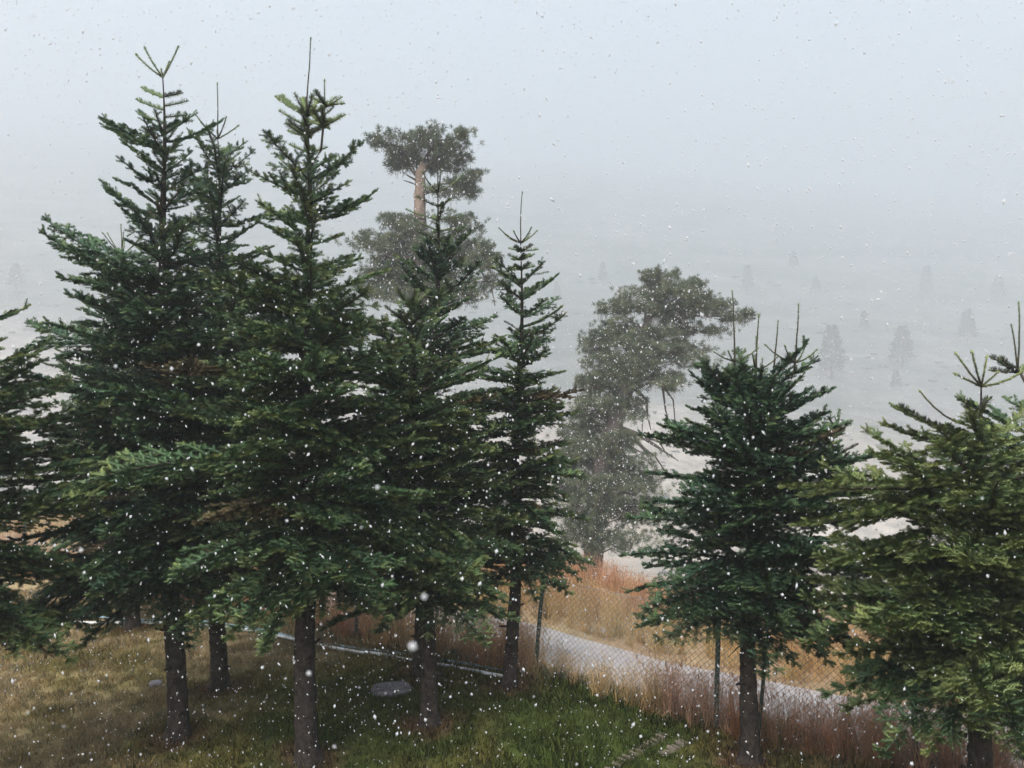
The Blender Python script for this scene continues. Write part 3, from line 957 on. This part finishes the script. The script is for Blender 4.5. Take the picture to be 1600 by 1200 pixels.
pine('tall misty pine with flat lopsided top and bare orange trunk, behind the firs', 36,
     [(640, 900, .48), (645, 700, .42), (650, 500, .37), (655, 400, .33), (656, 330, .29), (657, 270, .24), (672, 235, .14), (690, 220, .06)],
     [(618, 228, 34, 12, 330, 280), (650, 240, 46, 16, 520, 278), (690, 225, 44, 11, 420, 262), (715, 240, 26, 10, 220, 262), (630, 252, 26, 12, 200, 285), (690, 252, 36, 12, 260, 270),
      (728, 285, 24, 15, 240, 300), (735, 300, 16, 8, 90, 300), (700, 300, 26, 14, 130, 300),
      (612, 345, 30, 16, 260, 400), (598, 370, 32, 16, 280, 420), (640, 365, 28, 16, 200, 400), (600, 405, 34, 14, 220, 440), (590, 430, 30, 14, 180, 450), (640, 400, 30, 20, 200, 430),
      (720, 350, 34, 14, 220, 390), (735, 395, 34, 18, 320, 430), (755, 415, 24, 14, 180, 440), (700, 420, 30, 22, 220, 450), (690, 380, 34, 18, 240, 410), (770, 440, 16, 10, 70, 460), (660, 440, 50, 20, 300, 470), (620, 440, 40, 16, 240, 470), (705, 455, 44, 16, 260, 480), (580, 455, 28, 12, 140, 480), (670, 380, 30, 20, 160, 400)],
     201, limbs=(([(654, 284), (640, 278), (632, 274)], .06), ([(654, 290), (640, 287), (633, 287)], .045), ([(650, 400), (625, 408), (605, 402), (590, 408)], .16), ([(650, 420), (615, 405), (600, 385)], .12), ([(752, 425), (768, 450), (774, 480)], .05)), split=345,
     fill=[(572, 375), (600, 338), (640, 345), (700, 335), (752, 350), (772, 430), (760, 470), (590, 470), (566, 420)], holes=([(640, 290), (668, 290), (668, 345), (640, 345)],), nfill=24)

pine('grey-green spreading old pine in the gap, its crown leaning right and dropping bare limbs', 38,
     [(925, 885, .52), (930, 800, .46), (940, 730, .44), (955, 680, .42), (968, 640, .38), (985, 590, .32), (1000, 540, .26), (1020, 490, .22), (1040, 450, .1)],
     [(1022, 438, 28, 10, 260, 480), (1065, 452, 38, 12, 380, 490), (1105, 475, 36, 12, 330, 500), (1140, 495, 24, 10, 170, 510), (1000, 475, 40, 14, 340, 520), (960, 485, 26, 12, 220, 530), (1050, 490, 44, 14, 320, 510), (1095, 510, 40, 12, 240, 525),
      (970, 515, 40, 16, 420, 560), (935, 545, 28, 14, 230, 590), (1005, 535, 46, 20, 520, 570), (1050, 545, 34, 16, 300, 565), (1085, 555, 30, 12, 140, 575),
      (950, 575, 40, 18, 380, 610), (990, 580, 36, 18, 320, 610), (920, 600, 26, 12, 180, 640), (950, 625, 36, 18, 320, 650), (1030, 590, 40, 16, 230, 610), (1060, 600, 30, 12, 130, 600),
      (935, 665, 34, 16, 300, 690), (905, 680, 30, 16, 240, 710), (965, 690, 30, 18, 260, 710), (925, 720, 40, 20, 380, 740), (890, 735, 26, 16, 190, 760), (960, 745, 34, 20, 300, 760), (930, 775, 40, 20, 340, 790), (905, 805, 34, 18, 220, 820), (960, 800, 36, 20, 260, 810), (985, 770, 34, 16, 190, 770), (945, 840, 34, 20, 260, 850), (925, 640, 34, 18, 300, 660), (950, 700, 40, 20, 380, 720), (990, 740, 34, 18, 220, 740), (915, 760, 40, 22, 360, 780), (940, 800, 40, 22, 340, 810), (900, 835, 30, 18, 200, 840), (890, 700, 26, 16, 170, 730), (875, 760, 22, 16, 130, 780), (1000, 790, 26, 16, 150, 790), (960, 600, 40, 20, 340, 620), (985, 640, 26, 16, 160, 640)],
     202, limbs=(([(985, 600), (1010, 625), (1012, 650), (1017, 672)], .12), ([(1000, 570), (1035, 600), (1040, 640), (1048, 676)], .1), ([(1005, 560), (1052, 625), (1056, 672)], .07), ([(1012, 640), (1004, 655), (1003, 680)], .05),
                 ([(965, 668), (1000, 680), (1030, 700), (1060, 720)], .17), ([(985, 678), (1005, 700), (1025, 715), (1045, 745)], .12), ([(1000, 680), (1030, 690), (1045, 715)], .08), ([(970, 690), (1000, 706), (1015, 712)], .06)),
     fill=[(945, 485), (985, 465), (1000, 435), (1040, 428), (1090, 455), (1150, 495), (1110, 525), (1080, 560), (1075, 605), (1040, 618), (985, 612), (978, 660), (990, 700), (1022, 740), (1030, 790), (1010, 845), (970, 860), (900, 850), (868, 770), (872, 700), (895, 640), (918, 580), (930, 520)],
     holes=([(1065, 490), (1125, 500), (1110, 535), (1062, 535)], [(1000, 470), (1040, 455), (1045, 480), (1010, 500)], [(985, 590), (1010, 560), (1035, 580), (1020, 612)]), nfill=104)

# ------------------------------------------------------------------ faint trees and scrub on the far hillside
rng.seed(77)
far_meshes = []
for k in range(4):
    V, F = [], []
    rd = random.Random(300 + k)
    for i in range(1300):
        t = rd.random() ** .8
        r = (1 - t) ** .7 * (3.4 if k % 2 else 2.6) * (0.75 + .5 * abs(math.sin(t * 14 + k))) * math.sqrt(rd.random())
        a = rd.uniform(0, 6.283)
        p = Vector((r * math.cos(a), r * math.sin(a), 2.2 + t * 13.5))
        needle(V, F, p, Vector((math.cos(a), math.sin(a), rd.uniform(-.3, .4))), rd.uniform(.7, 1.5), rd.uniform(.4, .8))
    c_ = bpy.data.meshes.new('crown'); c_.from_pydata([tuple(v) for v in V], [], F)
    T, TF = [], []
    tube(T, TF, [Vector((0, 0, -1)), Vector((.1, 0, 6)), Vector((0, 0, 15.4))], [.35, .25, .04], 7)
    t_ = bpy.data.meshes.new('trunk'); t_.from_pydata([tuple(v) for v in T], [], TF)
    far_meshes.append((t_, c_))
M_farneedle = noise_mat('far_needles', (0.035, 0.05, 0.032), (0.07, 0.085, 0.05), .6, bump=0)
for t_, c_ in far_meshes:
    t_.materials.append(M_pbark); c_.materials.append(M_farneedle)
def find_y(u, v):
    """distance at which the hillside is seen at photograph position (u, v)"""
    y = 160.0
    while y < 1500:
        if ground_h(px(u, y), y) > pz(v, y): return y
        y += 1.5
    return None
FAR = [(1168, 455, 40, 'faint pointed conifer high on the foggy slope, above the many-leadered fir'),
       (1275, 462, 30, 'thin faint conifer on the foggy slope to the right of the pointed one'),
       (1300, 592, 84, 'broad misty conifer low on the far slope just right of the many-leadered fir'),
       (1410, 575, 66, 'wide misty conifer on the far slope left of the bright green fir'),
       (1512, 535, 52, 'faint conifer on the far slope straight above the bright green fir'),
       (25, 452, 40, 'lone faint conifer on the far slope at the left edge'),
       (1448, 460, 44, 'barely visible conifer high on the slope, above the wide misty one'),
       (1240, 420, 28, 'barely visible little conifer highest on the slope above the dark fir'),
       (942, 442, 32, 'barely visible conifer on the slope above the spreading old pine'),
       (1400, 610, 30, 'small misty conifer standing just below the wide misty one'),
       (870, 470, 30, 'ghostly conifer on the far slope just right of the ring-topped fir'),
       (1560, 470, 40, 'ghostly conifer on the upper slope near the right edge'),
       (1350, 520, 34, 'small ghostly conifer between the broad and the wide misty conifers'),
       (130, 470, 30, 'small ghostly conifer left of the fork-topped fir')]
for i, (u, v, hp, lab) in enumerate(FAR):
    y = find_y(u, v)
    if y is None: continue
    x = px(u, y)
    h = hp / 1200 * y
    root = empty('conifer', (x, y, ground_h(x, y)))
    tag(root, lab, 'tree', 'faint conifers on the far hillside')
    s = h / 16.0
    root.scale = (s * U(1.0, 1.3), s * U(1.0, 1.3), s)
    root.rotation_euler.z = U(0, 6.28)
    t_, c_ = far_meshes[i % 4]
    for nm, me in (('trunk', t_), ('crown', c_)):
        o = bpy.data.objects.new(nm, me); COL.objects.link(o); o.parent = root
scrub = Cloud()
for i in range(900):
    y = U(170, 760) ; x = U(-.75, .75) * y
    if nz(x / 75, y / 45, 50) < -.05: continue
    s = U(.6, 1.8) * (1 + y / 600)
    scrub.put((x, y, ground_h(x, y)), Vector((math.cos(i), math.sin(i), 0)), Vector((0, 0, 1)), (s * 1.5, s, s * .8), jit((.10, .095, .07), .4, .1), 1)
o = scrub.build('hillside_scrub', G_scrub, None)
tag(o, 'low scattered scrub on the foggy hillside', 'scrub', None, 'stuff')

# ------------------------------------------------------------------ wire fence
rng.seed(5)
FH = 1.62
fence = empty('wire_fence', (0.36, 12.4, ground_h(.36, 12.4)))
tag(fence, 'chain-link fence on thin dark green posts between the lawn and the road', 'fence')
FP = [(-15.2, yF(-15.2)), (-12, 18.9), (-9, yF(-9)), (-6, 15.75), (-2.86, 14.1), (0.36, 12.4), (2.77, 10.44), (4.9, yF(4.9)), (8, 8.0)]
tops = []
for i, (x, y) in enumerate(FP):
    z = ground_h(x, y)
    ln = .15 if i == 5 else U(-.05, .05)
    V, F = [], []
    tube(V, F, [(x, y, z - .1), (x + ln * .5, y, z + FH * .5), (x + ln, y, z + FH)], [.034, .034, .034], 10)
    tube(V, F, [(x + ln, y, z + FH), (x + ln, y, z + FH + .02)], [.04, .028], 10)
    mesh_obj('post', V, F, M_post, fence)
    tops.append((Vector((x, y, z)), Vector((x + ln, y, z + FH))))
bx, by = 3.2, 10.02
V, F = [], []
tube(V, F, [(bx, by, -.08), (bx + .16, by + .16, 1.1), (bx + .2, by + .2, 1.5)], [.026, .026, .026], 8)
mesh_obj('brace', V, F, M_post, fence)['label'] = 'thin slanting brace behind the trunk'
for i in range(len(FP) - 1):
    (b0, t0), (b1, t1) = tops[i], tops[i + 1]
    span = (b1 - b0).length
    hgt = FH - .1
    off = (b1 - b0).cross(Vector((0, 0, 1))).normalized() * .036
    def pt(s, w):
        f = s / span
        return (b0.lerp(b1, f)).lerp(t0.lerp(t1, f), (w + .06) / FH) + off + Vector((0, 0, .02 * nz(s, w, i)))
    V, F = [], []
    stp = .092
    k = -int(hgt / stp) - 1
    while k * stp < span:
        for sg in (1, -1):
            # a wire running up at 45 degrees, clipped to the panel
            s0 = k * stp
            lo, hi = max(0, s0), min(span, s0 + hgt)
            if hi - lo < .02: continue
            w0, w1 = lo - s0, hi - s0
            if sg < 0: w0, w1 = hgt - w0, hgt - w1
            tube(V, F, [pt(lo, w0) + off * (.05 * sg), pt((lo + hi) / 2, (w0 + w1) / 2) + off * (.05 * sg), pt(hi, w1) + off * (.05 * sg)], [.0028] * 3, 3, cap=False)
        k += 1
    o = mesh_obj('wire_mesh', V, F, M_wire, fence); o['kind'] = 'stuff'
    V, F = [], []
    tube(V, F, [pt(span * q / 6, hgt + .01) for q in range(7)], [.004] * 7, 5)
    mesh_obj('top_wire', V, F, M_wire, fence)

# ------------------------------------------------------------------ pipes on the grass
def pipe(name, label, pix, r, mat, dy, lift):
    V, F, pts = [], [], []
    for (u0, v0), (u1, v1) in zip(pix, pix[1:]):
        for k in range(8):
            u, v = lerp(u0, u1, k / 8), lerp(v0, v1, k / 8)
            Y = CAM_H * 1200 / (v - 600)
            pts.append((px(u, Y), Y + dy))
    Y = CAM_H * 1200 / (pix[-1][1] - 600); pts.append((px(pix[-1][0], Y), Y + dy))
    pp = [Vector((x, y, ground_h(x, y) + r + lift + .028 * nz(x * 1.1, y * 1.1, 15))) for x, y in pts]
    tube(V, F, pp, [r] * len(pp), 10)
    o = mesh_obj(name, V, F, mat)
    tag(o, label, 'pipe', 'plastic pipes lying along the foot of the fence')
    return o
pipe('water_pipe', 'white plastic pipe lying in the turf in front of the blue one', [(-120, 962), (0, 968), (60, 973), (180, 977), (256, 981), (400, 1000), (545, 1022), (600, 1030), (650, 1038), (690, 1043), (740, 1052), (795, 1064)], .027, M_pipe_w, 0, .022)
pipe('water_pipe', 'pale blue plastic pipe ending at the foot of the green fence post', [(-120, 954), (0, 958), (120, 966), (300, 982), (450, 1008), (545, 1020), (690, 1037), (760, 1050), (832, 1059)], .021, M_pipe_b, .10, .014)

# ------------------------------------------------------------------ stones
def stone_mesh(sx, sy, sz, seed, seg=3):
    rd = random.Random(seed)
    V, F = [], []
    n = 12
    rings = [(-.5, .9), (.15, 1.0), (.42, .9), (.5, .68)]
    for zf, k in rings:
        for i in range(n):
            a = 6.283 * i / n
            c, s = math.cos(a), math.sin(a)
            e = .62
            rr = k * (1 + .12 * noise.noise(Vector((c * 1.3 + seed, s * 1.3, 0))))
            V.append(Vector((math.copysign(abs(c) ** e, c) * sx * .5 * rr, math.copysign(abs(s) ** e, s) * sy * .5 * rr, zf * sz + .1 * sz * noise.noise(Vector((c * 2, s * 2, seed))))))
    for j in range(len(rings) - 1):
        for i in range(n):
            F.append((j * n + i, j * n + (i + 1) % n, (j + 1) * n + (i + 1) % n, (j + 1) * n + i))
    F.append(tuple(range((len(rings) - 1) * n, len(rings) * n)))
    F.append(tuple(range(n - 1, -1, -1)))
    return V, F
def put_stone(name, label, u, v, sx, sy, sz, seed, mat, rot=0):
    Y = CAM_H * 1200 / (v - 600); x = px(u, Y)
    V, F = stone_mesh(sx, sy, sz, seed)
    o = mesh_obj(name, V, F, mat, smooth=False)
    o.location = (x, Y, ground_h(x, Y) + sz * .22); o.rotation_euler = (R(3), R(-2), rot)
    tag(o, label, 'stone')
put_stone('stone', 'flat grey stone slab lying in the turf left of the double trunks', 611, 1079, 00.64, .46, .09, 3, M_stone, .15)
put_stone('stone', 'small pale stone in worn turf just left of the fork-topped fir trunk', 243, 1072, .20, .16, .11, 9, M_stone, .5)

edging = empty('stone_edging', (1.6, 9.8, ground_h(1.6, 9.8)))
tag(edging, 'row of thin stones set on edge in the turf in front of the many-leadered fir', 'stone edging')
em = []
for k in range(4):
    V, F = stone_mesh(.036, .15, .075, 40 + k)
    me = bpy.data.meshes.new('stone'); me.from_pydata([tuple(v) for v in V], [], F); me.materials.append(M_edge); em.append(me)
def edge_row(p0, p1, n):
    a = math.atan2(p1[1] - p0[1], p1[0] - p0[0])
    for i in range(n):
        f = i / (n - 1)
        x, y = lerp(p0[0], p1[0], f) + U(-.015, .015), lerp(p0[1], p1[1], f) + U(-.015, .015)
        o = bpy.data.objects.new('edging_stone', em[i % 4]); COL.objects.link(o)
        o.parent = edging; o.matrix_parent_inverse = Matrix.Translation(edging.location).inverted()
        o.location = (x, y, ground_h(x, y) + U(-.02, .012)); o.rotation_euler = (U(-.12, .12), U(-.12, .12), a + U(-.12, .12))
edge_row((1.16, 9.28), (2.03, 10.27), 17)
edge_row((1.92, 9.70), (2.25, 10.05), 6)

# ------------------------------------------------------------------ falling snow
rs = np.random.RandomState(12)
def flakes(n, y0, y1, smin, smax, pw=2.0):
    y = (rs.rand(n) * (y1 ** 3 - y0 ** 3) + y0 ** 3) ** (1 / 3)
    x = (rs.rand(n) * 2 - 1) * .80 * y
    z = CAM_H + (rs.rand(n) * 2 - 1) * .60 * y
    s = smin + (smax - smin) * rs.rand(n) ** pw
    return np.stack([x, y, z], 1), s
sets = [flakes(110, .7, 2.8, .002, .0055), flakes(2300, 2.6, 6.5, .0025, .0085, 3), flakes(22000, 6.5, 13, .0035, .012, 3), flakes(85000, 13, 37, .006, .015, 2)]
P = np.concatenate([a for a, b in sets]); S = np.concatenate([b for a, b in sets])
gh = np.array([p[2] > -3 or True for p in P])
N = len(P)
base = np.array([[1, 0, 0], [-1, 0, 0], [0, 1, 0], [0, -1, 0], [0, 0, 1], [0, 0, -1]], dtype=np.float64)
fac = np.array([[0, 2, 4], [2, 1, 4], [1, 3, 4], [3, 0, 4], [2, 0, 5], [1, 2, 5], [3, 1, 5], [0, 3, 5]])
jitv = base[None] * (0.6 + .8 * rs.rand(N, 6, 1)) * S[:, None, None]
stretch = np.ones((N, 1, 3)); stretch[:, 0, 2] = 1 + 1.3 * rs.rand(N) ** 2
stretch[:110] = 1.0; jitv[:110] = base[None] * S[:110, None, None]
jitv = jitv * stretch
tilt = (rs.rand(N) - .5) * 1.6
ca, sa = np.cos(tilt), np.sin(tilt)
xr = jitv[:, :, 0] * ca[:, None] - jitv[:, :, 2] * sa[:, None]
zr = jitv[:, :, 0] * sa[:, None] + jitv[:, :, 2] * ca[:, None]
jitv[:, :, 0], jitv[:, :, 2] = xr, zr
verts = (P[:, None, :] + jitv).reshape(-1, 3)
faces = (np.arange(N)[:, None, None] * 6 + fac[None]).reshape(-1, 3)
me = bpy.data.meshes.new('falling_snow')
me.vertices.add(len(verts)); me.vertices.foreach_set('co', verts.ravel())
me.loops.add(faces.size); me.loops.foreach_set('vertex_index', faces.ravel().astype(np.int32))
me.polygons.add(len(faces)); me.polygons.foreach_set('loop_start', (np.arange(len(faces)) * 3).astype(np.int32))
me.polygons.foreach_set('use_smooth', np.ones(len(faces), dtype=bool))
me.update(calc_edges=True); me.validate()
me.materials.append(M_snow)
o = bpy.data.objects.new('falling_snow', me); COL.objects.link(o)
tag(o, 'white snowflakes falling all through the air', 'snow', None, 'stuff')

# ------------------------------------------------------------------ haze
SIG = 0.0020
X0, X1, Y0, Y1, Z0, Z1 = xs[0] - 20, xs[-1] + 20, -60, TOP_Y + 20, min(-34, min(v.co.z for v in ground.data.vertices) - 1), TOP_Z + 3
V = [(x, y, z) for z in (Z0, Z1) for y in (Y0, Y1) for x in (X0, X1)]
F = [(0, 2, 3, 1), (4, 5, 7, 6), (0, 1, 5, 4), (2, 6, 7, 3), (0, 4, 6, 2), (1, 3, 7, 5)]
m, n, l, p = new_mat('snowy_air')
n.remove(p)
pv = n.new('ShaderNodeVolumePrincipled')
pv.inputs['Color'].default_value = (0.815, 0.843, 0.866, 1)
pv.inputs['Density'].default_value = SIG
pv.inputs['Density Attribute'].default_value = ''
pv.inputs['Anisotropy'].default_value = 0.2
l.new(pv.outputs[0], n['Material Output'].inputs['Volume'])
hz = mesh_obj('haze', V, F, m, smooth=False)
tag(hz, 'pale snowy haze filling the whole valley', 'haze', None, 'stuff')

print('fir points', FIRN, 'terrain', TOP_Y, TOP_Z, 'x', xs[0], xs[-1], 'haze', Z0, Z1, 'instances', sum(len(c.p) for c in (lawn, tall, scrub)))
